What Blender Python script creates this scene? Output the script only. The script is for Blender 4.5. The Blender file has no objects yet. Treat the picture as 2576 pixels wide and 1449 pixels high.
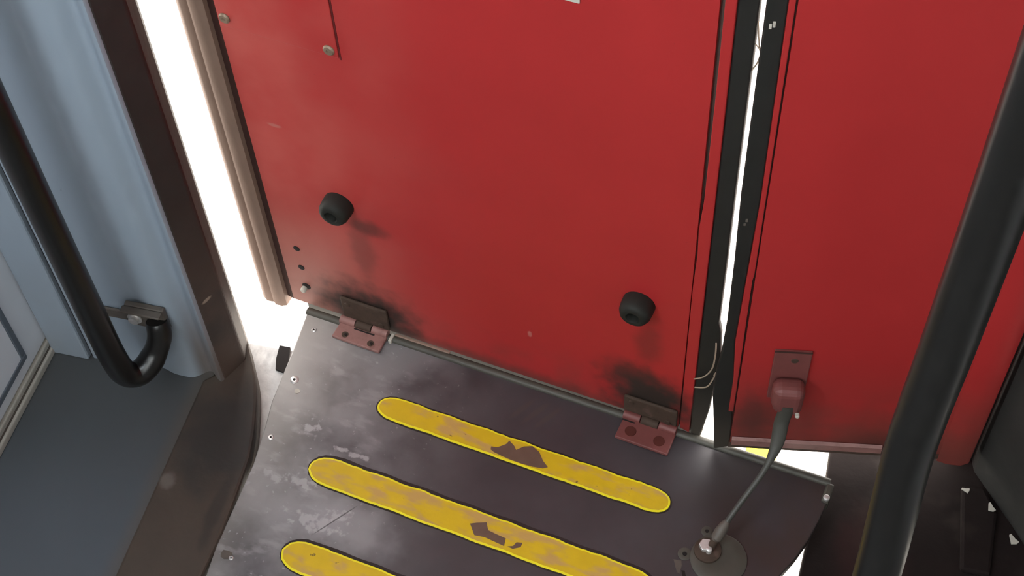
import bpy, bmesh, math, random
from mathutils import Vector, Matrix
random.seed(7)
S = bpy.context.scene
C = S.collection
R = math.radians

# ------------------------------------------------------------------ camera
def set_camera():
    cd = bpy.data.cameras.new('camera'); co = bpy.data.objects.new('camera', cd); C.objects.link(co)
    pitch, roll, yaw = R(53.51), R(-3.825), R(17.5)
    cp, sp = math.cos(pitch), math.sin(pitch)
    fwd = Vector((0, cp, -sp)); rt = Vector((1, 0, 0)); up = Vector((0, sp, cp))
    r = rt * math.cos(roll) + up * math.sin(roll)
    u = -rt * math.sin(roll) + up * math.cos(roll)
    m = Matrix((r, u, -fwd)).transposed()
    m = Matrix.Rotation(yaw, 3, 'Z') @ m
    co.matrix_world = Matrix.Translation((0, 0, 1.6)) @ m.to_4x4()
    cd.sensor_fit = 'HORIZONTAL'; cd.sensor_width = 36.0; cd.lens = 36.0 * 3700 / 2576
    cd.clip_start = 0.02
    S.camera = co
set_camera()

# ------------------------------------------------------------------ light
S.view_settings.view_transform = 'Standard'
S.view_settings.look = 'None'
S.view_settings.gamma = 1.0
S.view_settings.use_curve_mapping = False
S.view_settings.exposure = 0.0
w = bpy.data.worlds.new('sky'); S.world = w; w.use_nodes = True
bg = w.node_tree.nodes['Background']
bg.inputs['Color'].default_value = (1.0, 0.97, 0.93, 1); bg.inputs['Strength'].default_value = 6.0
sd = bpy.data.lights.new('sun', 'SUN'); sd.energy = 9.0; sd.angle = R(0.6); sd.color = (1, .96, .9)
so = bpy.data.objects.new('sun', sd); C.objects.link(so)
so.rotation_euler = Vector((-0.55, 0.06, -0.83)).to_track_quat('-Z', 'Y').to_euler()

def area(name, loc, aim, sx, sy, power, col):
    d = bpy.data.lights.new(name, 'AREA'); d.shape = 'RECTANGLE'; d.size = sx; d.size_y = sy
    d.energy = power; d.color = col
    o = bpy.data.objects.new(name, d); C.objects.link(o); o.location = loc
    o.rotation_euler = (Vector(aim) - Vector(loc)).to_track_quat('-Z', 'Z').to_euler()
    return o
# area lamps for daylight from unseen side and rear windows, plus two added fills
area('side_window_daylight', (-0.90, -0.13, 1.45), (-0.1, 0.45, 0.9), 0.50, 0.8, 14, (.82, .93, 1.0))
area('rear_window_daylight', (-0.15, -1.27, 1.45), (-0.15, 1, 0.9), 1.1, 0.8, 6, (.84, .93, 1.0))
area('right_fill', (0.66, -0.55, 1.45), (0.0, 0.5, 0.7), 0.9, 0.8, 2.2, (1, .96, .9))  # added fill for the right handrail edge; this wall has no window
area('ceiling_fill', (-0.35, -0.2, 2.10), (-0.35, -0.1, 0), 0.9, 0.18, 3, (1, .95, .88))  # weak overhead fill, added with no lamp seen there

# ------------------------------------------------------------------ materials
def lin(h):
    h = h.lstrip('#'); o = []
    for i in (0, 2, 4):
        c = int(h[i:i+2], 16) / 255
        o.append(c / 12.92 if c <= .04045 else ((c + .055) / 1.055) ** 2.4)
    return tuple(o) + (1,)

class Mat:
    """node material on object coordinates; layers are mixed over the base colour by shaped masks"""
    def __init__(s, name, col, rough=.5, metal=0.0, spec=.5, var=.12, vscale=30, bump=0.0, bscale=200):
        m = bpy.data.materials.new(name); m.use_nodes = True; s.m = m
        s.nt = m.node_tree; s.N = s.nt.nodes; s.L = s.nt.links
        s.b = s.N['Principled BSDF']
        s.b.inputs['Metallic'].default_value = metal
        s.b.inputs['Specular IOR Level'].default_value = spec
        s.b.inputs['Roughness'].default_value = rough
        s.tc = s.N.new('ShaderNodeTexCoord').outputs['Object']
        s.sep = s.N.new('ShaderNodeSeparateXYZ'); s.L.new(s.tc, s.sep.inputs[0])
        n = s.noise(vscale, 4)
        a = tuple(c * (1 - var) for c in col[:3]) + (1,)
        b = tuple(min(1, c * (1 + var)) for c in col[:3]) + (1,)
        s.col = s.mix(n, a, b)
        s.rough = None
        if bump:
            bp = s.N.new('ShaderNodeBump'); bp.inputs['Strength'].default_value = bump
            bp.inputs['Distance'].default_value = .002
            s.L.new(s.noise(bscale, 3), bp.inputs['Height']); s.L.new(bp.outputs[0], s.b.inputs['Normal'])
        s.done()
    def noise(s, scale, detail=3, stretch=None, dist=0):
        n = s.N.new('ShaderNodeTexNoise'); n.inputs['Scale'].default_value = scale
        n.inputs['Detail'].default_value = detail; n.inputs['Distortion'].default_value = dist
        if stretch:
            mp = s.N.new('ShaderNodeMapping'); mp.inputs['Scale'].default_value = stretch[:3]
            if len(stretch) > 3: mp.inputs['Rotation'].default_value = (0, 0, stretch[3])
            s.L.new(s.tc, mp.inputs[0]); s.L.new(mp.outputs[0], n.inputs['Vector'])
        else:
            s.L.new(s.tc, n.inputs['Vector'])
        return n.outputs['Fac']
    def mix(s, fac, a, b):
        m = s.N.new('ShaderNodeMix'); m.data_type = 'RGBA'
        for i, v in ((0, fac), (6, a), (7, b)):
            if isinstance(v, (tuple, float, int)): m.inputs[i].default_value = v
            else: s.L.new(v, m.inputs[i])
        return m.outputs[2]
    def math(s, op, a, b=0.0, clamp=False):
        m = s.N.new('ShaderNodeMath'); m.operation = op; m.use_clamp = clamp
        for i, v in ((0, a), (1, b)):
            if isinstance(v, (float, int)): m.inputs[i].default_value = v
            else: s.L.new(v, m.inputs[i])
        return m.outputs[0]
    def ramp(s, v, lo, hi):
        m = s.N.new('ShaderNodeMapRange'); m.interpolation_type = 'SMOOTHSTEP'
        m.inputs['From Min'].default_value = lo; m.inputs['From Max'].default_value = hi
        s.L.new(v, m.inputs['Value']); return m.outputs['Result']
    def axis(s, k): return s.sep.outputs['XYZ'.index(k)]
    def blob(s, ka, kb, ca, cb, ra, rb, soft=.6, rag=.5, nscale=60, shear=0.0):
        """soft-edged ragged ellipse mask round (ca, cb) in two object axes"""
        a = s.math('SUBTRACT', s.axis(ka), ca); b = s.math('SUBTRACT', s.axis(kb), cb)
        if shear: a = s.math('ADD', a, s.math('MULTIPLY', b, shear))
        a = s.math('DIVIDE', a, ra); b = s.math('DIVIDE', b, rb)
        d = s.math('ADD', s.math('MULTIPLY', a, a), s.math('MULTIPLY', b, b))
        d = s.math('ADD', s.math('SQRT', d), s.math('MULTIPLY', s.math('SUBTRACT', s.noise(nscale, 3), .5), rag * 2))
        return s.ramp(d, 1.0, 1.0 - soft)
    def layer(s, mask, col, amt=1.0):
        s.col = s.mix(s.math('MULTIPLY', mask, amt), s.col, col); s.done(); return s
    def roughen(s, mask, lo, hi):
        m = s.N.new('ShaderNodeMapRange'); m.inputs['To Min'].default_value = lo; m.inputs['To Max'].default_value = hi
        s.L.new(mask, m.inputs['Value']); s.L.new(m.outputs['Result'], s.b.inputs['Roughness']); return s
    def done(s): s.L.new(s.col, s.b.inputs['Base Color'])

# red paint of the left leaf, with the dirt it carries and bumper shadows painted in
RED = (.445, .026, .0265, 1)
red_l = Mat('red_paint_worn', RED, rough=.5, spec=.35, var=.10, vscale=9, bump=.05, bscale=25)
nz = red_l.noise(7, 4)
fade = red_l.math('MULTIPLY', red_l.ramp(red_l.axis('X'), .30, -.02), red_l.ramp(nz, .25, .75))
red_l.layer(fade, (.58, .105, .088, 1), .9)
dust = red_l.math('MULTIPLY', red_l.ramp(red_l.axis('Z'), .30, -.02), red_l.ramp(red_l.axis('X'), .22, .0))
red_l.layer(dust, (.36, .19, .145, 1), .8)
low = red_l.math('MULTIPLY', red_l.ramp(red_l.axis('Z'), .12, -.01), red_l.ramp(red_l.noise(22, 4), .35, .75))
red_l.layer(low, (.20, .045, .035, 1), .55)
for (cx, cz, rx, rz, am) in ((.098, .030, .105, .085, 1.0), (.490, .048, .085, .075, 1.0), (.122, .219, .036, .020, .6),
                             (.108, .170, .026, .085, .38), (.483, .165, .024, .065, .4), (.465, .088, .06, .04, .7), (.27, .0, .35, .03, .55),
                             (.485, .215, .022, .014, .22)):  # spots lower right of the bumpers paint in their shadow and stain
    red_l.layer(red_l.blob('X', 'Z', cx, cz, rx, rz, .75, .35, 45), (.032, .022, .018, 1), am)
for (cx, cz, rx, rz) in ((.020, .362, .012, .004), (.060, .62, .012, .008), (.33, .105, .004, .008)):
    red_l.layer(red_l.blob('X', 'Z', cx, cz, rx, rz, .6, .4, 120), (.50, .20, .17, 1), .55)
red_l.layer(red_l.ramp(red_l.noise(140, 2), .74, .80), (.16, .02, .018, 1), .35)
red_r = Mat('red_paint', RED, rough=.5, spec=.35, var=.09, vscale=8, bump=.04, bscale=25)
lowr = red_r.math('MULTIPLY', red_r.ramp(red_r.axis('Z'), .24, .02), red_r.ramp(red_r.noise(12, 4), .1, .6))
red_r.layer(lowr, (.15, .05, .038, 1), .8)  # grime at the foot, also darkened for the light falling off there
red_r.layer(red_r.blob('X', 'Z', .19, .03, .09, .06, .85, .3, 25), (.06, .028, .022, 1), .7)
red_r.layer(red_r.blob('X', 'Z', .02, .09, .035, .08, .8, .35, 40), (.05, .03, .024, 1), .6)
edge_red = Mat('red_shadow_line', (.12, .010, .010, 1), rough=.7)
red_pink = Mat('red_paint_faded', (.30, .145, .128, 1), rough=.5, var=.2, vscale=60, bump=.1)
red_pink.layer(red_pink.ramp(red_pink.noise(70, 4), .5, .75), (.16, .07, .055, 1), .7)
red_dark = Mat('red_paint_grimy', (.19, .055, .050, 1), rough=.5, var=.2, vscale=60)
screw_red = Mat('screw_grime', (.10, .026, .020, 1), rough=.6, spec=.2)
grime = Mat('greasy_steel', (.072, .047, .035, 1), rough=.65, spec=.2, var=.35, vscale=90, bump=.25, bscale=160)
grime.layer(grime.ramp(grime.noise(60, 4), .58, .72), (.14, .09, .075, 1), .6)
black_rub = Mat('black_rubber', (.018, .017, .015, 1), rough=.62, var=.25, vscale=50, spec=.35)
black_rub.layer(black_rub.ramp(black_rub.axis('Z'), .13, .0), (.075, .06, .045, 1), .7)
bump_rub = Mat('bumper_rubber', (.019, .019, .016, 1), rough=.6, spec=.25, var=.2, vscale=120)
tan_rub = Mat('dusty_rubber', (.30, .195, .15, 1), rough=.6, var=.15, vscale=25, bump=.1)
dark_gap = Mat('dark_channel', (.05, .018, .013, 1), rough=.7, var=.3)
bolt_m = Mat('dull_bolt', (.28, .20, .14, 1), rough=.45, metal=.3, var=.3, vscale=200)
bright_m = Mat('bright_steel', (.78, .75, .73, 1), rough=.3, metal=.6, var=.15, vscale=200)
hole_m = Mat('dark_hole', (.012, .007, .006, 1), rough=.8)
notice_m = Mat('notice_white', (.62, .62, .55, 1), rough=.4, var=.06)
# step plate: dark worn sheet, sheen from the light gap painted into the wear
plate_m = Mat('step_sheet', (.062, .054, .060, 1), rough=.46, spec=.45, metal=.18, var=.25, vscale=18, bump=.06, bscale=90)
sc = plate_m.math('MULTIPLY', plate_m.ramp(plate_m.noise(26, 5, (1, 2.2, 1, .35)), .52, .70), plate_m.ramp(plate_m.axis('X'), .26, .06))
plate_m.layer(sc, (.40, .38, .39, 1), .6)
wear_sheen = plate_m.math('MULTIPLY', plate_m.ramp(plate_m.axis('X'), .34, .04), plate_m.ramp(plate_m.noise(9, 5), .30, .66))
plate_m.layer(wear_sheen, (.42, .40, .41, 1), .72)  # wear that also paints in the sheen beside the light gap
plate_m.layer(plate_m.blob('X', 'Y', .20, -.275, .10, .055, .9, .6, 25), (.40, .385, .40, 1), .5)  # scuffed patch, lightened for the diffuse light on it as well
plate_m.b.inputs['Coat Weight'].default_value = .22; plate_m.b.inputs['Coat Roughness'].default_value = .32
plate_m.layer(plate_m.ramp(plate_m.axis('X'), .14, .0), (.44, .41, .38, 1), .8)  # left edge lightened for both wear and gap-light sheen
brn = plate_m.math('MULTIPLY', plate_m.ramp(plate_m.axis('X'), .50, .70), plate_m.ramp(plate_m.noise(14, 4), .25, .7))
plate_m.layer(brn, (.060, .043, .033, 1), .75)
for (cx, cv, rx, ry) in ((.160, .288, .035, .014), (.125, .243, .022, .008), (.19, .270, .018, .010), (.085, .250, .02, .006), (.052, .258, .008, .02),
                         (.160, .185, .025, .004), (.10, .17, .012, .012)):
    plate_m.layer(plate_m.blob('X', 'Y', cx, -cv, rx, ry, .7, 2.2, 95), (.46, .44, .45, 1), .65)
plate_m.layer(plate_m.blob('X', 'Y', .185, -.275, .0014, .034, .5, .3, 60, -.6), (.02, .016, .018, 1), .7)
plate_m.layer(plate_m.math('MULTIPLY', plate_m.ramp(plate_m.noise(150, 3), .66, .72), plate_m.ramp(plate_m.axis('X'), .33, .10)), (.42, .40, .41, 1), .7)
for k in range(3):
    plate_m.layer(plate_m.blob('X', 'Y', .335 + .018 * k, -.045, .006, .025, .6, .3, 40, -.5), (.085, .07, .06, 1), .4)
plate_m.roughen(plate_m.noise(35, 4), .30, .52)
lip_m = Mat('step_edge', (.075, .068, .055, 1), rough=.5, var=.3, vscale=40)
yellow_m = Mat('yellow_paint', (.70, .46, .006, 1), rough=.5, var=.10, vscale=45, bump=.15, bscale=120)
yw = yellow_m.ramp(yellow_m.noise(24, 6, (1, 2.5, 1)), .46, .64)
yellow_m.layer(yw, (.56, .33, .11, 1), .85)
yellow_m.layer(yellow_m.ramp(yellow_m.noise(90, 3), .70, .76), (.12, .07, .03, 1), .8)
yedge_m = Mat('yellow_paint_fresh', (.95, .82, .015, 1), rough=.45, var=.08)
sdark_m = Mat('strip_bed_shade', (.022, .012, .012, 1), rough=.6)
worn_m = Mat('bare_brown_base', (.145, .082, .058, 1), rough=.55, var=.2, vscale=90)
# left side of the vestibule
white_m = Mat('white_enamel', (.31, .365, .43, 1), rough=.38, var=.03, vscale=6)
white_m.layer(white_m.math('MULTIPLY', white_m.ramp(white_m.axis('Z'), .30, .0), white_m.ramp(white_m.noise(9, 4), .3, .8)), (.27, .25, .23, 1), .5)
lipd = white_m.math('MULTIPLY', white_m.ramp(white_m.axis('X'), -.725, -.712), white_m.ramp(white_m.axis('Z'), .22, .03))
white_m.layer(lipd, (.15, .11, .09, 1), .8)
white_m.layer(white_m.ramp(white_m.noise(60, 2), .77, .80), (.12, .11, .11, 1), .5)
cab_m = Mat('white_cabinet', (.78, .80, .86, 1), rough=.4, var=.03, vscale=8)
cab_m.layer(cab_m.ramp(cab_m.axis('Z'), .06, .0), (.36, .32, .28, 1), .5)
gask_m = Mat('grey_gasket', (.12, .14, .17, 1), rough=.5)
trim_m = Mat('kick_trim', (.42, .39, .34, 1), rough=.45, var=.2, vscale=50)
post_m = Mat('rusty_post', (.030, .026, .024, 1), rough=.6, var=.3, vscale=25, bump=.2, bscale=80)
post_m.layer(post_m.math('MULTIPLY', post_m.ramp(post_m.axis('Z'), .42, .0), post_m.ramp(post_m.noise(9, 4), .3, .6)), (.105, .068, .052, 1), .8)
post_m.layer(post_m.blob('X', 'Z', -.678, .165, .004, .004, .5, .2), (.4, .33, .26, 1), .8)
sill_m = Mat('brown_sill', (.068, .050, .038, 1), rough=.6, var=.2, vscale=18, bump=.2, bscale=90)
sill_m.layer(sill_m.blob('X', 'Y', -.655, .82, .07, .10, .6, .5, 22), (.034, .030, .027, 1), .92)
sill_m.layer(sill_m.blob('X', 'Y', -.625, .72, .012, .07, .6, .7, 30), (.03, .025, .022, 1), .6)
sill_m.layer(sill_m.blob('X', 'Y', -.70, .745, .014, .014, .6, .6, 50), (.20, .17, .15, 1), .5)
floor_m = Mat('grey_floor', (.085, .098, .114, 1), rough=.45, var=.12, vscale=7, bump=.03, bscale=40)
floor_m.layer(floor_m.ramp(floor_m.axis('Y'), .62, .90), (.060, .054, .048, 1), .6)
floor_m.layer(floor_m.ramp(floor_m.axis('X'), -.735, -.71), (.11, .09, .075, 1), .6)
alu_m = Mat('worn_aluminium', (.66, .64, .63, 1), rough=.5, metal=.1, var=.3, vscale=60, bump=.3, bscale=120)
alu_m.layer(alu_m.ramp(alu_m.noise(40, 4, (1, .3, 1)), .58, .68), (.88, .87, .85, 1), .8)
dark_m = Mat('dark_lining', (.034, .032, .029, 1), rough=.6, var=.3, vscale=30, bump=.2, bscale=70)
dark_m.layer(dark_m.ramp(dark_m.noise(22, 5), .60, .74), (.085, .078, .068, 1), .6)
pit_m = Mat('dark_rusty_floor', (.016, .011, .010, 1), rough=.8, spec=.12, var=.3, vscale=22, bump=.3, bscale=80)
pit_m.layer(pit_m.ramp(pit_m.noise(16, 5), .56, .72), (.040, .031, .026, 1), .6)
pit_m.layer(pit_m.blob('X', 'Y', .155, .85, .06, .09, .7, .6, 20), (.040, .017, .016, 1), .6)
chip_m = Mat('pale_chip', (.55, .51, .44, 1), rough=.6, var=.2, vscale=150)
rail_m = Mat('black_rail', (.009, .0085, .008, 1), rough=.30, var=.15, vscale=40, spec=.5)
rod_m = Mat('oily_rod', (.060, .057, .048, 1), rough=.45, var=.2, vscale=60)
brak_m = Mat('dark_bracket', (.11, .09, .075, 1), rough=.5, var=.3, vscale=90)
wire_m = Mat('pale_wire', (.34, .26, .19, 1), rough=.5)
shell_m = Mat('shell_lining', (.55, .56, .56, 1), rough=.6, var=.04)
ground_m = Mat('pale_concrete', (.68, .65, .60, 1), rough=.9, var=.08, vscale=4)
glass = bpy.data.materials.new('window_glass'); glass.use_nodes = True
g_ = glass.node_tree.nodes['Principled BSDF']
g_.inputs['Base Color'].default_value = (.9, .95, .95, 1); g_.inputs['Roughness'].default_value = .02
g_.inputs['Transmission Weight'].default_value = 1.0; g_.inputs['IOR'].default_value = 1.45

# ------------------------------------------------------------------ mesh helpers
def box(bm, x0, x1, y0, y1, z0, z1):
    vs = [bm.verts.new((x, y, z)) for x in (x0, x1) for y in (y0, y1) for z in (z0, z1)]
    for f in ((0, 1, 3, 2), (4, 6, 7, 5), (0, 4, 5, 1), (2, 3, 7, 6), (0, 2, 6, 4), (1, 5, 7, 3)):
        bm.faces.new([vs[i] for i in f])
    return bm

def prism(bm, pts, lo, hi, axis='Z'):
    """polygon extruded along an axis; pts are the two other coordinates in order"""
    def P(a, b, c):
        return {'Z': (a, b, c), 'Y': (a, c, b), 'X': (c, a, b)}[axis]
    A = [bm.verts.new(P(a, b, lo)) for a, b in pts]
    B = [bm.verts.new(P(a, b, hi)) for a, b in pts]
    bm.faces.new(A[::-1]); bm.faces.new(B)
    n = len(pts)
    for i in range(n):
        bm.faces.new((A[i], A[(i + 1) % n], B[(i + 1) % n], B[i]))
    return bm

def smooth_path(pts, n=8):
    """Catmull-Rom through the points"""
    P = [Vector(p) for p in pts]; out = []
    for i in range(len(P) - 1):
        a = P[max(i - 1, 0)]; b = P[i]; c = P[i + 1]; d = P[min(i + 2, len(P) - 1)]
        for k in range(n):
            t = k / n
            out.append(.5 * ((2 * b) + (c - a) * t + (2 * a - 5 * b + 4 * c - d) * t * t + (3 * b - a - 3 * c + d) * t ** 3))
    out.append(P[-1]); return out

def tube(bm, pts, rad, seg=20, flat=None):
    """round tube; rad a number or a list; flat=(wide, thin, direction) makes a flat bar"""
    pts = [Vector(p) for p in pts]; n = len(pts); rings = []
    ref = Vector((0, 0, 1)); prev = None
    for i, p in enumerate(pts):
        t = (pts[min(i + 1, n - 1)] - pts[max(i - 1, 0)]).normalized()
        if prev is None:
            a = Vector((1, 0, 0)) if abs(t.x) < .9 else Vector((0, 1, 0))
            u = (a - t * a.dot(t)).normalized()
        else:
            u = (prev - t * prev.dot(t)).normalized()
        prev = u; v = t.cross(u)
        r = rad[i] if isinstance(rad, (list, tuple)) else rad
        ru, rv = r if isinstance(r, tuple) else (r, r)
        rings.append([bm.verts.new(p + u * (math.cos(2 * math.pi * k / seg) * ru) + v * (math.sin(2 * math.pi * k / seg) * rv)) for k in range(seg)])
    for a, b in zip(rings, rings[1:]):
        for k in range(seg):
            bm.faces.new((a[k], a[(k + 1) % seg], b[(k + 1) % seg], b[k]))
    bm.faces.new(rings[0][::-1]); bm.faces.new(rings[-1])
    return bm

def lathe(bm, prof, seg=28, mat=None):
    """profile (radius, height) turned round Z, then placed by a matrix"""
    rings = []
    for r, h in prof:
        rings.append([bm.verts.new((r * math.cos(2 * math.pi * k / seg), r * math.sin(2 * math.pi * k / seg), h)) for k in range(seg)])
    for a, b in zip(rings, rings[1:]):
        for k in range(seg):
            bm.faces.new((a[k], a[(k + 1) % seg], b[(k + 1) % seg], b[k]))
    bm.faces.new(rings[0][::-1]); bm.faces.new(rings[-1])
    if mat: bmesh.ops.transform(bm, matrix=mat, verts=[v for ring in rings for v in ring])
    return bm

def obj(name, bm, mat, parent=None, bevel=0.0, smooth=False, seg=2):
    bmesh.ops.recalc_face_normals(bm, faces=bm.faces[:])
    me = bpy.data.meshes.new(name); bm.to_mesh(me); bm.free()
    me.materials.append(mat.m if isinstance(mat, Mat) else mat)
    o = bpy.data.objects.new(name, me); C.objects.link(o)
    if parent: o.parent = parent
    if bevel:
        md = o.modifiers.new('bevel', 'BEVEL'); md.width = bevel; md.segments = seg; md.limit_method = 'ANGLE'; md.angle_limit = R(35)
    if smooth:
        me.polygons.foreach_set('use_smooth', [True] * len(me.polygons))
        try: me.set_sharp_from_angle(angle=R(40))
        except Exception: pass
    return o
B = bmesh.new

def thing(name, label, cat, loc=(0, 0, 0), rz=0, group=None):
    o = bpy.data.objects.new(name, None); C.objects.link(o); o.empty_display_size = .05
    o.location = loc; o.rotation_euler = (0, 0, rz); o['label'] = label; o['category'] = cat
    if group: o['group'] = group
    return o
def tag(o, label, cat, group=None):
    o['label'] = label; o['category'] = cat
    if group: o['group'] = group
    return o
def struct(name, bm, mat, label=None, **k):
    o = obj(name, bm, mat, **k); o['kind'] = 'structure'
    if label: o['label'] = label
    return o

# facing(-y) placement: lathe axis Z turned to point at -y (towards the inside of the vehicle)
def face_in(x, y, z): return Matrix.Translation((x, y, z)) @ Matrix.Rotation(R(90), 4, 'X')
def on_top(x, y, z): return Matrix.Translation((x, y, z))

# ------------------------------------------------------------------ structure
gb = B(); box(gb, -9, 9, -6, 12, -.40, -.35)
struct('ground', gb, ground_m, 'pale sunlit ground outside the doors')
stripe_m = Mat('kerb_yellow', (.80, .66, .03, 1), rough=.8)
b = B(); box(b, -.012, .034, 1.13, 1.30, -.35, -.347)
o = struct('painted_line', b, stripe_m, 'yellow painted mark on the ground under the right leaf')
b = B(); box(b, -.93, -.712, -1.3, .893, -.06, 0); box(b, -.93, -.702, .893, .925, -.03, -.0002); box(b, -.712, .70, -1.3, .36, -.10, -.001)
struct('floor', b, floor_m, 'grey floor of the vestibule')

# ribbed white lining: profile extruded upwards
prof = []
for i in range(61):
    x = -.868 + (.868 - .686) * i / 60
    y = .895
    y += .0055 * math.exp(-((x + .772) / .014) ** 2)
    y += .015 * math.exp(-((x + .7075) / .0125) ** 2)
    prof.append((x, y))
back = [(-.684, .899), (-.684, .93), (-.868, .93)]
b = B(); prism(b, prof + back, .0, 2.15)
struct('wall_front', b, white_m, 'ribbed white lining panel left of the doorway', smooth=True)
b = B(); box(b, -.926, -.873, .890, .93, 0, 2.15)
struct('trim_1', b, white_m, 'narrow white strip between the lining and the cabinet', bevel=.003)
b = B(); box(b, -.874, -.867, .899, .93, .0, 2.15)
struct('trim_2', b, hole_m, 'dark slit beside the narrow strip')

b = B(); box(b, -.98, -.70, .931, .96, -.06, 2.15)
struct('wall_outer', b, dark_m, 'outer skin behind the lining')
# post of the doorway, and the sill it runs down into
b = B(); prism(b, [(-.70, .905), (-.684, .899), (-.668, .935), (-.6765, .963), (-.70, 1.0), (-.78, 1.0), (-.78, .932), (-.70, .932)], -.06, 2.15)
struct('trim_3', b, post_m, 'dark rusty post left of the light gap', bevel=.003)
right = [(-.678, .968), (-.6635, .944), (-.649, .920), (-.640, .902), (-.632, .880), (-.619, .838), (-.611, .80), (-.6085, .749), (-.607, .693), (-.610, .634), (-.612, .50), (-.612, .37)]
b = B(); prism(b, [(-.712, .37), (-.712, .893), (-.700, .905)] + right, -.06, .004)
struct('trim_4', b, sill_m, 'rust brown sill strip between grey floor and step plate', bevel=.004)
b = B(); prism(b, [(-.70, .80), (-.56, .80), (-.56, .985), (-.632, .985), (-.632, .975), (-.640, .965), (-.634, .945), (-.612, .940), (-.605, .80)][0:1] +
               [(-.56, .80), (-.56, .984), (-.70, .983)], -.055, -.03)
struct('trim_5', b, alu_m, 'worn bright threshold at the foot of the post', bevel=.002)
b = B(); prism(b, [(-.6435, .985), (-.628, .985), (-.620, .945), (-.636, .948), (-.641, .965)], -.0305, -.026)
struct('trim_6', b, hole_m, 'small dark notch in the worn threshold')

# right-hand dark lining and the rusty pit floor
b = B(); prism(b, [(.266, 1.012), (.269, 1.001), (.318, .936), (.36, .875), (.70, .55), (.72, .55), (.72, 1.06), (.266, 1.06)], -.031, 2.15)
struct('wall_right', b, dark_m, 'dark scuffed side lining right of the right door leaf', bevel=.004)
b = B(); box(b, .70, .72, -1.3, .55, -.03, 2.15)
struct('wall_side', b, shell_m)
b = B(); prism(b, [(.0935, .951), (.083, .893), (.0785, .811), (.074, .70), (.03, .60), (-.03, .52), (-.10, .45), (-.10, .361), (.70, .361), (.70, .54), (.40, .80), (.40, .90), (.40, 1.06), (.0935, 1.06)], -.06, -.031)
struct('trim_7', b, pit_m, 'dark rusty floor right of the step plate', bevel=.003)
b = B(); box(b, .235, .30, 1.018, 1.06, -.03, 2.15)  # unseen strip added to shut the light gap beside the right leaf
struct('trim_10', b, hole_m, 'dark strip added behind the right edge of the right leaf, closing the light gap')
b = B(); prism(b, [(-.712, .345), (.12, .345), (.12, .60), (-.30, .62), (-.712, .62)], -.10, -.061)
struct('trim_11', b, pit_m, 'dark floor of the step well under the plate')
# scuffed cover and channel lying at the foot of the dark lining
b = B(); prism(b, [(.255, .975), (.283, .978), (.300, .945), (.297, .86), (.262, .86)], -.031, -.022)
struct('trim_8', b, pit_m, 'dark raised cover at the foot of the right lining', bevel=.004)

# shell that is out of frame: ceiling, rear wall and side wall with windows, header over the doors
b = B(); box(b, -.98, .72, -1.34, 1.06, 2.15, 2.19); struct('ceiling', b, shell_m)
def holed(b, axis, at, th, a0, a1, z0, z1, ha0, ha1, hz0, hz1):
    for (p0, p1, q0, q1) in ((a0, ha0, z0, z1), (ha1, a1, z0, z1), (ha0, ha1, z0, hz0), (ha0, ha1, hz1, z1)):
        if axis == 'Y': box(b, p0, p1, at, at + th, q0, q1)
        else: box(b, at, at + th, p0, p1, q0, q1)
    return b
struct('wall_back', holed(B(), 'Y', -1.34, .04, -.96, .72, -.03, 2.15, -.70, .40, 1.05, 1.85), shell_m)
struct('wall_left', holed(B(), 'X', -.97, .04, -1.30, .20, -.03, 2.15, -.39, .13, 1.05, 1.85), shell_m)
b = B(); box(b, -.70, .30, .99, 1.06, 2.05, 2.15); struct('trim_9', b, shell_m)
b = B(); box(b, -.699, .399, -1.325, -1.319, 1.051, 1.849); struct('window_1', b, glass)
b = B(); box(b, -.953, -.947, -.389, .129, 1.051, 1.849); struct('window_2', b, glass)

# ------------------------------------------------------------------ cabinet at far left
cb = thing('cabinet', 'white cabinet with a grey gasket line, at the far left edge', 'cabinet', (-.93, .55, 0))
b = B(); box(b, -.04, .002, -.345, .37, .026, 2.14); obj('body', b, cab_m, cb, bevel=.006)
b = B(); box(b, .002, .0045, -.30, .288, .062, 1.9); obj('door', b, cab_m, cb, bevel=.001)
b = B()
for r_ in ((-.31, .298, .052, .062), (.288, .298, .062, 1.9), (-.31, -.30, .062, 1.9), (-.31, .298, 1.9, 1.91)):
    box(b, .0, .0055, *r_)
obj('gasket', b, gask_m, cb, bevel=.0015)
b = B(); box(b, -.04, .008, -.345, .37, .0, .012); box(b, -.04, .005, -.345, .37, .016, .026); obj('kick_trim', b, trim_m, cb, bevel=.002)
b = B(); box(b, -.04, .0045, -.345, .37, .012, .016); obj('kick_groove', b, brak_m, cb)

# ------------------------------------------------------------------ left door leaf (local x along the leaf, y outwards, z up)
YL = R(-8.60); L0 = (-.620, 1.041, 0)
lf = thing('door_leaf', 'red door leaf left of the middle gap, with two black bumpers', 'door', L0, YL)
b = B()
for (x0, x1, z0, z1) in ((-.019, .5285, .004, 1.0), (-.019, .07, 1.0, 1.86), (.45, .5285, 1.0, 1.86), (-.019, .5285, 1.86, 2.04)):
    box(b, x0, x1, 0, .028, z0, z1)
obj('panel', b, red_l, lf)
b = B(); box(b, .071, .449, .010, .015, 1.001, 1.859); obj('window_pane', b, glass, lf)
b = B(); prism(b, [(.5308, .006), (.5432, .002), (.5440, .5), (.5430, 2.04), (.5330, 2.04), (.5333, .60), (.5325, .45), (.5300, .40), (.5312, .36), (.5298, .30)], -.0015, .026, 'Y')
obj('edge_strip', b, red_l, lf, bevel=.001)
b = B(); box(b, .5286, .5300, .004, .020, .004, 2.04); obj('seam', b, dark_gap, lf)
sl = [(.5436, -.004), (.5572, -.004), (.564, .057), (.566, .094), (.568, .140), (.571, .177), (.569, .199), (.567, .229), (.5632, .247), (.5634, .36), (.5630, .465), (.5634, .729), (.5634, 2.04), (.5436, 2.04)]
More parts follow.
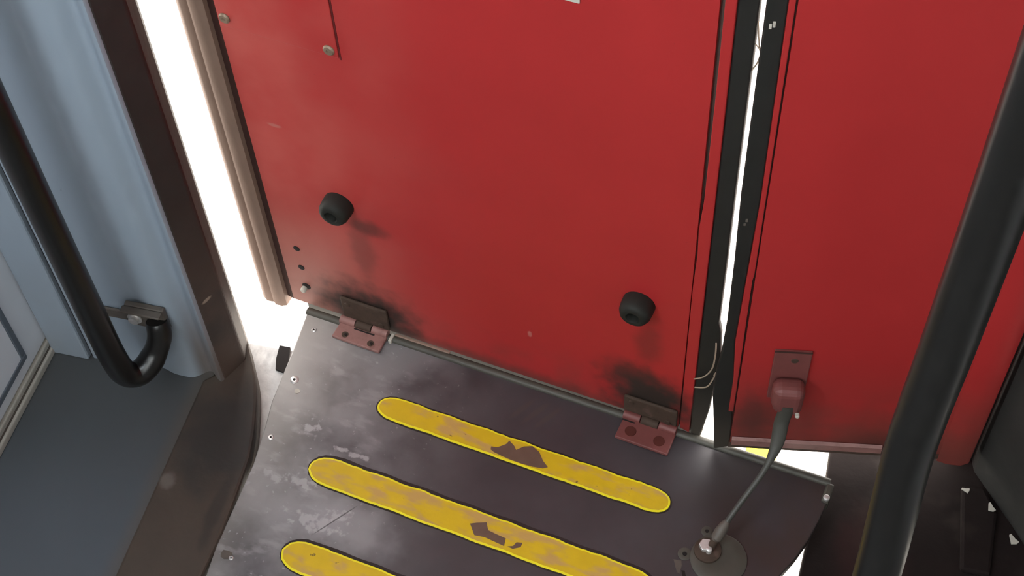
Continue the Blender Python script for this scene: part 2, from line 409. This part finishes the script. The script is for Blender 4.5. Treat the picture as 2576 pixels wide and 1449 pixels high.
b = B(); prism(b, sl, .001, .009, 'Y'); obj('middle_seal', b, black_rub, lf, bevel=.002)
b = B(); tube(b, smooth_path([(.5632, .003, .702), (.566, .0, .688), (.5675, .003, .671), (.5695, .002, .664), (.567, .004, .652), (.5632, .003, .642)], 6), .0008, 8)
obj('frayed_thread', b, wire_m, lf, smooth=True)
b = B(); tube(b, smooth_path([(.5635, .003, .675), (.570, .001, .668), (.568, .002, .658), (.5715, .004, .672)], 6), .0007, 8)
obj('frayed_thread', b, wire_m, lf, smooth=True)
# dusty rubber strip and its dark channel on the hinge side
b = B()
pts = [(-.0310, .012), (-.0310, -.003), (-.0370, -.0065), (-.0455, -.0075), (-.0510, -.0045), (-.0530, -.0050), (-.0600, -.0060), (-.0680, -.002), (-.0715, .006), (-.0715, .012)]
prism(b, pts, -.014, 2.04); obj('hinge_side_rubber', b, tan_rub, lf, smooth=True)
b = B(); prism(b, [(-.0309, .004), (-.0195, .002), (-.0195, .02), (-.0309, .02)], .0, 2.04); obj('rubber_channel', b, dark_gap, lf)
# corner access panel
ap = obj('access_panel', box(B(), -.0165, .1265, -.0022, -.0002, .508, .80), red_l, lf, bevel=.0012)
b = B(); box(b, .1266, .1285, -.0006, .0005, .505, .80); obj('panel_shadow_gap', b, edge_red, lf)
for (x, z) in ((-.0085, .5215), (.1165, .5175), (-.0085, .785), (.1165, .785)):
    b = B(); lathe(b, [(.0068, 0), (.0068, .0012), (.0052, .0028), (.0022, .0028), (.0016, .0012)], 20, face_in(x, -.0022, z))
    sc_ = obj('bolt', b, bolt_m, ap, smooth=True)
    sc_['label'] = 'dull round bolt head'
# rubber bumpers
for (x, z) in ((.0875, .2505), (.4695, .2405)):
    b = B(); lathe(b, [(.0195, 0), (.0195, .008), (.0188, .016), (.0160, .0215), (.0125, .0235), (.0085, .0235), (.0072, .0215), (.0066, .009)], 32, face_in(x, 0, z))
    bp_ = obj('rubber_bumper', b, bump_rub, lf, smooth=True)
    b = B(); lathe(b, [(.0062, .004), (.0062, .0095), (.004, .0105)], 16, face_in(x, 0, z)); obj('bumper_bolt', b, hole_m, bp_, smooth=True)
# bolt holes by the hinge side, lowest one with a loose bolt
for (x, z) in ((.007, .126), (.007, .086)):
    b = B(); lathe(b, [(.0046, -.001), (.0046, .0006), (.0030, .0008)], 16, face_in(x, 0, z)); obj('bolt_hole', b, hole_m, lf)
b = B(); lathe(b, [(.0062, -.001), (.0062, .0006), (.0040, .0008)], 16, face_in(.0075, 0, .045)); obj('bolt_hole', b, hole_m, lf)
b = B(); lathe(b, [(.0040, 0), (.0040, .005), (.0030, .0065)], 14, face_in(.0045, -.0008, .041)); bl = obj('bolt', b, chip_m, lf, smooth=True); bl['label'] = 'pale worn bolt'
# greasy upper plates of the two hinges
for (x0, x1, z1) in ((.060, .128, .052), (.457, .527, .043)):
    b = B(); box(b, x0, x1, -.005, -.0002, .008, z1)
    o = obj('hinge_upper_plate', b, grime, lf, bevel=.002)
    for (fx, fz) in ((.14, .78), (.84, .35)):
        b = B(); lathe(b, [(.0042, 0), (.0038, .0018), (.0015, .002)], 14, face_in(x0 + (x1 - x0) * fx, -.005, z1 * fz)); obj('hinge_bolt', b, grime, o, smooth=True)
b = B(); box(b, -.001, .5560, .004, .020, -.016, .0045); obj('bottom_light_stop', b, lip_m, lf)  # strip added under the leaf to stop light leaking at the seam
# white notice at the top
b = B(); box(b, .325, .3985, -.0020, -.0003, .6725, .80); obj('notice_plate', b, notice_m, lf, bevel=.0008)

# ------------------------------------------------------------------ right door leaf
YR = R(9.2); R0 = (-.029, .941, 0)
rf = thing('door_leaf', 'red door leaf right of the middle gap, with the rod bracket near its foot', 'door', R0, YR)
b = B()
for (x0, x1, z0, z1) in ((-.0015, .250, .028, 1.0), (-.0015, .04, 1.0, 1.86), (.21, .250, 1.0, 1.86), (-.0015, .250, 1.86, 2.04)):
    box(b, x0, x1, 0, .024, z0, z1)
obj('panel', b, red_r, rf)
b = B(); prism(b, [(.250, .0), (.262, -.004), (.278, -.005), (.288, -.001), (.2925, .008), (.2925, .024), (.250, .024)], .012, 2.04); obj('pivot_edge', b, red_r, rf, smooth=True)
b = B(); prism(b, [(-.0030, .0), (.2500, .0), (.2500, .024), (-.0030, .024)], .0165, .0278); obj('bottom_rail', b, grime, rf)
b = B(); prism(b, [(.0, -.0005), (.0, -.0040), (.0, .0)][0:0] + [(-.004, .034), (-.0045, .040), (-.001, .043), (-.001, .028), (-.004, .028)], 0.0, .18, 'X'); obj('bottom_lip', b, red_pink, rf, smooth=True)
b = B(); box(b, .041, .209, .010, .015, 1.001, 1.859); obj('window_pane', b, glass, rf)
b = B(); prism(b, [(-.0088, .10), (-.0030, .10), (-.0042, .36), (-.0030, .37), (-.0035, .75), (-.0045, 2.04), (-.0100, 2.04), (-.0092, .75), (-.0080, .49), (-.0098, .39), (-.0118, .29), (-.0125, .24), (-.0085, .17)], -.0012, .022, 'Y')
obj('edge_strip', b, red_r, rf, bevel=.0008)
b = B(); box(b, -.0030, -.0016, .004, .02, .03, 2.04); obj('seam', b, dark_gap, rf)
sr = [(-.0195, .006), (-.001, .014), (-.003, .085), (-.0075, .17), (-.0124, .24), (-.0117, .29), (-.0097, .39), (-.0079, .49), (-.0091, .75), (-.0099, 2.04), (-.0272, 2.04), (-.0272, .749), (-.0272, .49), (-.025, .389), (-.024, .278), (-.0255, .22), (-.0285, .185), (-.0295, .150), (-.0292, .126), (-.0245, .074)]
b = B(); prism(b, sr, .002, .008, 'Y'); obj('middle_seal', b, black_rub, rf, bevel=.0015)
for k, (x, z) in enumerate(((-.0185, .720), (-.0215, .717), (-.0185, .455), (-.020, .448))):
    b = B(); box(b, x - .0012, x + .0012, .0014, .0022, z - .004 + .001 * k, z + .003); o = obj('scuff_mark', b, (chip_m if k < 2 else brak_m), rf, bevel=.0003)
# bracket for the rod
b = B(); box(b, .032, .0735, -.004, -.0002, .140, .236); br = obj('rod_bracket', b, red_dark, rf, bevel=.001)
b = B(); prism(b, [(.0345, .190), (.0345, .160), (.038, .148), (.046, .141), (.071, .140), (.0715, .190)], -.030, -.004, 'Y'); obj('bracket_jaw', b, red_dark, br, bevel=.010, seg=4)
b = B(); box(b, .032, .0735, -.0046, -.0040, .2345, .237); obj('bracket_edge', b, dark_gap, br)
b = B(); lathe(b, [(.0042, 0), (.0038, .0008), (.002, .001)], 14, face_in(.0555, -.004, .219)); obj('bracket_hole', b, grime, br)
b = B(); lathe(b, [(.0026, 0), (.0026, .004), (.0014, .0052)], 14, face_in(.0655, -.030, .1495)); o = obj('pin_end', b, chip_m, br, smooth=True)

# ------------------------------------------------------------------ step plate with its strips (local x along the door, y outwards)
sp = thing('step_plate', 'dark metal step plate with three yellow strips, hinged below the left red door', 'step', L0, YL)
pl = [(.006, -.006), (.726, -.001), (.731, -.012), (.730, -.030), (.727, -.060), (.7235, -.086), (.715, -.118), (.705, -.146), (.690, -.180), (.660, -.240), (.62, -.31), (.57, -.40), (.52, -.50), (.50, -.555),
      (.12, -.56), (.085, -.45), (.066, -.36), (.053, -.245), (.040, -.19), (.030, -.154), (.018, -.075)]
b = B(); prism(b, pl, -.014, .0); obj('plate', b, plate_m, sp, bevel=.0015)
b = B(); tube(b, [(.0065, -.0095, .0005), (.36, -.0075, .0005), (.726, -.0050, .0005)], [(.0055, .0045)] * 3, 14); obj('edge_lip', b, lip_m, sp, smooth=True)
b = B(); box(b, .722, .732, -.034, -.006, -.016, .004); obj('end_block', b, lip_m, sp, bevel=.003)
b = B(); lathe(b, [(.004, 0), (.004, .003), (.002, .004)], 12, on_top(.7275, -.029, .004)); o = obj('end_pin', b, bright_m, sp, smooth=True)
b = B(); box(b, .1310, .1355, -.017, -.004, .0, .0068); obj('hinge_pin_end', b, chip_m, sp, bevel=.001)
b = B(); box(b, .1356, .215, -.0055, -.0015, .002, .0058); obj('pin_rod', b, tan_rub, sp, bevel=.001)

def strip_outline(x0, x1, v0, v1, seed, jag):
    rn = random.Random(seed); h = (v1 - v0) / 2; vm = (v0 + v1) / 2; top = []; bot = []
    L = h * 1.7
    n = 46
    for i in range(n + 1):
        x = x0 + L + (x1 - x0 - 2 * L) * i / n
        top.append((x, -(v0 + rn.uniform(-1, 1) * jag + .0005 * math.sin(i * .9 + seed))))
        bot.append((x, -(v1 + rn.uniform(-1, 1) * jag * .6 + .0004 * math.sin(i * .7 + seed * 2))))
    def cap(xc, sgn):
        out = []
        for k in range(1, 10):
            a = math.pi / 2 - math.pi * k / 10
            out.append((xc + sgn * L * math.cos(a) ** .8 + rn.uniform(-1, 1) * jag, -(vm - h * math.sin(a))))
        return out
    right = cap(x1 - L, 1)                     # from the top edge round to the bottom edge
    left = cap(x0 + L, -1)[::-1]
    return top + right + bot[::-1] + left
def inset(pts, d):
    n = len(pts); out = []
    for i in range(n):
        a = Vector(pts[i - 2]); c = Vector(pts[(i + 2) % n]); t = (c - a).normalized(); nrm = Vector((t.y, -t.x))
        out.append((pts[i][0] + nrm.x * d, pts[i][1] + nrm.y * d))
    return out
def wedge(bm, outer, inner, z0, z1, z2):
    """raised strip: outer rim at z1, slightly sunk field at z2"""
    A = [bm.verts.new((x, y, z0)) for x, y in outer]; Bv = [bm.verts.new((x, y, z1)) for x, y in outer]; n = len(outer)
    bm.faces.new(A); bm.faces.new(Bv)
    for i in range(n): bm.faces.new((A[i], A[(i + 1) % n], Bv[(i + 1) % n], Bv[i]))
    return bm
strips = ((.1605, .5555, .0900, .1235, 3), (.1205, .575, .2000, .2395, 5), (.1440, .56, .3150, .3560, 8))
strip_lab = ('yellow strip nearest the door', 'middle yellow strip', 'yellow strip nearest the camera, cut by the frame')
patches = {0: [[(.321,.112),(.329,.110),(.337,.102),(.339,.096),(.345,.099),(.348,.101),(.352,.105),(.359,.097),(.369,.0925),(.380,.097),(.389,.107),(.398,.113),(.393,.117),(.380,.1195),(.366,.1205),(.351,.1205),(.338,.1195),(.327,.118),(.322,.116)]],
           1: [[(.340,.220),(.347,.216),(.358,.211),(.364,.220),(.374,.221),(.388,.222),(.390,.232),(.376,.231),(.364,.230),(.351,.232)], [(.394,.231),(.400,.228),(.402,.222),(.409,.220),(.409,.226),(.401,.2315)]],
           2: []}
for k, (x0, x1, v0, v1, sd_) in enumerate(strips):
    outer = strip_outline(x0 - .0022, x1 + .002, v0 - (.0048 if k else .0024), v1 + .0018, sd_ + 50, .0001)  # dark bed reaches past the upper edge to paint the shadow there
    rim = strip_outline(x0, x1, v0, v1, sd_, .0006)
    field = inset(rim, -.0026) if abs(inset(rim, -.0026)[5][1]) > abs(rim[5][1]) else inset(rim, .0026)
    b = B(); prism(b, rim, .0004, .0022); st = obj('yellow_strip', b, yedge_m, sp, bevel=.0005); st['label'] = strip_lab[k]
    b = B(); prism(b, outer, -.0002, .0004); obj('strip_bed_shade', b, sdark_m, st)
    b = B(); prism(b, field, .0010, .0025); obj('worn_face', b, yellow_m, st)
    for pp in patches[k]:
        b = B(); prism(b, [(x, -v) for x, v in pp], .0012, .0028); obj('bare_patch', b, worn_m, st)

def hinge(x0, x1, v1, skew, mat, slot):
    b = B(); prism(b, [(x0 + .002, -.004), (x1, -.004), (x1, -v1), (x0 + skew, -v1 + .001)], .0003, .0055)
    h = obj('hinge', b, mat, sp, bevel=.0014)
    n = 3; w_ = (x1 - x0) / n
    for i in range(n):
        b = B(); tube(b, [(x0 + w_ * i + .0008, -.0075, .006), (x0 + w_ * (i + 1) - .0008, -.0075, .006)], .0062, 18); obj('hinge_knuckle', b, grime if i == 1 else mat, h, smooth=True)
    b = B()
    if slot: box(b, x0 + .024, x0 + .054, -.0165, -.0145, .0052, .0060)
    else:
        box(b, x0 + .001, x0 + .018, -.0165, -.0148, .0052, .0060)
    obj('hinge_slot', b, hole_m, h)
    for (dx, dv) in ((.017, .0285), (.055, .0290)):
        b = B(); rr = .0036 if slot else .0062
        lathe(b, [(rr + .0012, .0), (rr + .001, .0007), (rr * .5, .0004)], 18, on_top(x0 + dx, -dv, .0054)); obj('hinge_screw', b, (screw_red if not slot else grime), h, smooth=True)
        if slot:
            b = B(); lathe(b, [(.0020, .0), (.0018, .0012)], 12, on_top(x0 + dx + .001, -dv, .0056)); obj('screw_recess', b, hole_m, h)
    return h
h1 = hinge(.0565, .1275, .0375, .001, red_pink, True); h1['label'] = 'faded pink hinge plate at the left end, with a dark slot'
h2 = hinge(.4585, .5295, .0435, .001, red_dark, False); h2['label'] = 'dark red hinge plate at the right end'
def screw(x, v, r, light=True):
    b = B(); lathe(b, [(r, -.0004), (r, .0006), (r * .75, .0014), (r * .35, .0013), (r * .3, .0006)], 18, on_top(x, -v, .0)); s_ = obj('screw', b, bright_m if light else lip_m, sp, smooth=True)
    b = B(); lathe(b, [(r * .32, .0002), (r * .28, .0012)], 10, on_top(x, -v, .0)); obj('screw_slot', b, hole_m, s_)
for a in ((.029, .034, .0034), (.042, .114, .0058), (.055, .202, .0040), (.091, .368, .0030)): screw(*a)
screw(.593, .1605, .0085, False); screw(.608, .1225, .0070, False); screw(.632, .172, .0050, False)
for (x, v, r) in ((.0535, .128, .0050), (.0835, .366, .0085)):
    b = B(); prism(b, [(x + r * random.uniform(.75, 1.1) * math.cos(a * .785), -v + r * .8 * random.uniform(.75, 1.1) * math.sin(a * .785)) for a in range(8)], -.0002, .0005)
    obj('pale_speck', b, chip_m if r < .006 else brak_m, sp)
b = B(); prism(b, [(.583, -.172), (.592, -.170), (.5945, -.176), (.5955, -.187), (.592, -.186)], -.0002, .0006); obj('pale_speck', b, brak_m, sp)
b = B(); prism(b, [(.596, -.182), (.600, -.181), (.612, -.203), (.609, -.204)], -.0002, .0005); obj('scratch', b, hole_m, sp)
b = B(); lathe(b, [(.0335, -.0004), (.0335, .0016), (.0315, .0030), (.020, .0034), (.016, .0030)], 40, on_top(.632, -.152, 0)); obj('pivot_disc', b, lip_m, sp, smooth=True)
b = B(); lathe(b, [(.0165, .002), (.0160, .006), (.011, .008)], 28, on_top(.617, -.148, 0)); pv = obj('pivot_boss', b, grime, sp, smooth=True)
b = B()
hexp = [(.0085 * math.cos(R(60 * k + 15)), .0085 * math.sin(R(60 * k + 15))) for k in range(6)]
prism(b, [(.6135 + x, -.1455 + y) for x, y in hexp], .006, .013); nt_ = obj('pivot_nut', b, bright_m, sp, bevel=.001)
b = B(); lathe(b, [(.0036, .0), (.0036, .009), (.002, .0102)], 14, Matrix.Translation((.6190, -.1510, .0065))); obj('stud_end', b, bright_m, nt_, smooth=True)

# ------------------------------------------------------------------ link rod from the bracket to the pivot (flat bar turning to a round one)
lr = thing('link_rod', 'thin dark rod from the red bracket down to the pivot on the step plate', 'rod', (-.0225, .813, .0))
o0 = Vector((-.0225, .813, 0))
path = [(.0270, .9225, .162), (.0268, .9215, .148), (.0249, .9170, .1316), (.0245, .9030, .1107), (.0202, .8888, .0947), (.0133, .8744, .0795), (.0014, .8564, .0615), (-.0121, .8346, .0415), (-.0225, .8160, .0255)]
sm = [p - o0 for p in smooth_path(path, 6)]
rads = []
for i in range(len(sm)):
    t = i / (len(sm) - 1)
    a = min(1, max(0, (t - .30) / .30)); a = a * a * (3 - 2 * a)
    rads.append((.0086 * (1 - a) + .0036 * a, .0040 * (1 - a) + .0034 * a))
b = B(); tube(b, sm, rads, 16); obj('bar', b, rod_m, lr, smooth=True)
d_ = (sm[-1] - sm[-3]).normalized()
b = B(); tube(b, [sm[-1] - d_ * .018, sm[-1] - d_ * .012, sm[-1] - d_ * .002, sm[-1] + d_ * .007, sm[-1] + d_ * .010], [.0040, .0062, .0072, .0062, .003], 16); obj('rod_end', b, brak_m, lr, smooth=True)
b = B(); tube(b, [sm[-1] + d_ * .004, Vector((-.0015, -.004, .0085)) + sm[-1] * 0 + Vector((-.005, -.004, 0))], [.0048, .0048], 14); obj('ball_stud', b, grime, lr, smooth=True)

# ------------------------------------------------------------------ handrails
hl = thing('handrail', 'black tubular handrail at the left, ending in a bolted bracket on the white lining', 'handrail', (-.773, .825, 0))
o1 = Vector((-.773, .825, 0))
pth = [(-.776, .825, 2.05), (-.775, .825, .45), (-.7735, .825, .20), (-.7715, .8252, .130), (-.768, .828, .099), (-.760, .8365, .0855), (-.751, .848, .087), (-.742, .8635, .100), (-.736, .876, .121), (-.738, .884, .142)]
sm2 = [p - o1 for p in smooth_path(pth[1:], 6)]
sm2 = [Vector(pth[0]) - o1] + sm2
rad2 = [.0165] * (len(sm2) - 14) + [.0160, .0155, .0152, .0150, .0150, .0150, .0152, .0152, .0152, .0150, .0148, .0145, .0140, .0130]
b = B(); tube(b, sm2, rad2, 24); obj('tube', b, rail_m, hl, smooth=True)
b = B(); box(b, -.006, .046, .0610, .0695, .118, .160); box(b, -.055, -.006, .0655, .0695, .118, .137)
bk = obj('bracket', b, brak_m, hl, bevel=.003)
b = B(); box(b, -.007, .046, .050, .0610, .157, .1605); obj('bracket_flange', b, brak_m, bk, bevel=.002)
b = B(); lathe(b, [(.0095, 0), (.0095, .0015), (.0065, .0018), (.0065, .006), (.0045, .007)], 20, face_in(.0035, .061, .135)); o = obj('bolt', b, bright_m, bk, smooth=True)
hr = thing('handrail', 'thick black tubular handrail crossing the right side in front of the red door', 'handrail', (.1, .50, -.001))
o2 = Vector((.1, .50, -.001))
pth = [(.1025, .541, 2.05), (.1025, .541, .97), (.1018, .540, .86), (.1000, .536, .79), (.0985, .527, .745), (.0995, .514, .69), (.1010, .500, .61), (.102, .47, .40), (.102, .45, .2), (.102, .44, .0)]
sm3 = [Vector(pth[0]) - o2] + [p - o2 for p in smooth_path(pth[1:], 8)]
b = B(); tube(b, sm3, .0165, 28); obj('tube', b, rail_m, hr, smooth=True)
b = B(); lathe(b, [(.036, -.031), (.036, -.026), (.020, -.024), (.0185, -.012)], 28, on_top(.002, -.06, .0)); obj('base_flange', b, rail_m, hr, smooth=True)

# ------------------------------------------------------------------ small loose things
def chip(x, y, z, s, label, yaw=0.0, tall=1.0):
    b = B()
    pts = [(s * rx, s * ry) for rx, ry in ((-.5, -.55), (.3, -.6), (.72, -.35), (.3, .15), (-.1, 1.0), (-.4, .9))]
    prism(b, pts, 0, s * .35 * tall)
    o = obj('paint_chip', b, chip_m, None, bevel=s * .08); o.location = (x, y, z); o.rotation_euler = (0, 0, yaw)
    tag(o, label, 'chip', 'paint chips by the dark lining'); return o
chip(.292, .950, -.022, .0075, 'pale three-cornered chip against the foot of the dark right lining', .1)
chip(.322, .917, -.031, .0085, 'pale chip at the right picture edge, foot of the dark lining', .3)
chip(.261, .968, -.022, .006, 'grey-brown chip just below the right corner of the red door', 1.2)
chip(.218, .835, -.031, .0055, 'small pale chip on the rusty floor at the bottom right', .2)

def strand(pts, label):
    P0 = Vector(pts[0]); M = Matrix.Translation(L0) @ Matrix.Rotation(YL, 4, 'Z')
    b = B(); tube(b, smooth_path(pts, 8), .0009, 8)
    o = obj('wire', b, wire_m, None, smooth=True); o.matrix_world = M
    tag(o, label, 'wire', 'loose wires in the middle gap'); return o
strand([(.543, -.0035, .128), (.5555, -.005, .143), (.563, -.004, .163), (.5645, -.003, .19), (.5635, -.002, .212)], 'pale wire rising along the black seal into the middle gap')
strand([(.545, -.0035, .111), (.5595, -.0055, .123), (.5655, -.005, .142), (.568, -.003, .155), (.566, -.003, .148)], 'short pale wire curving across the seal below the longer one')
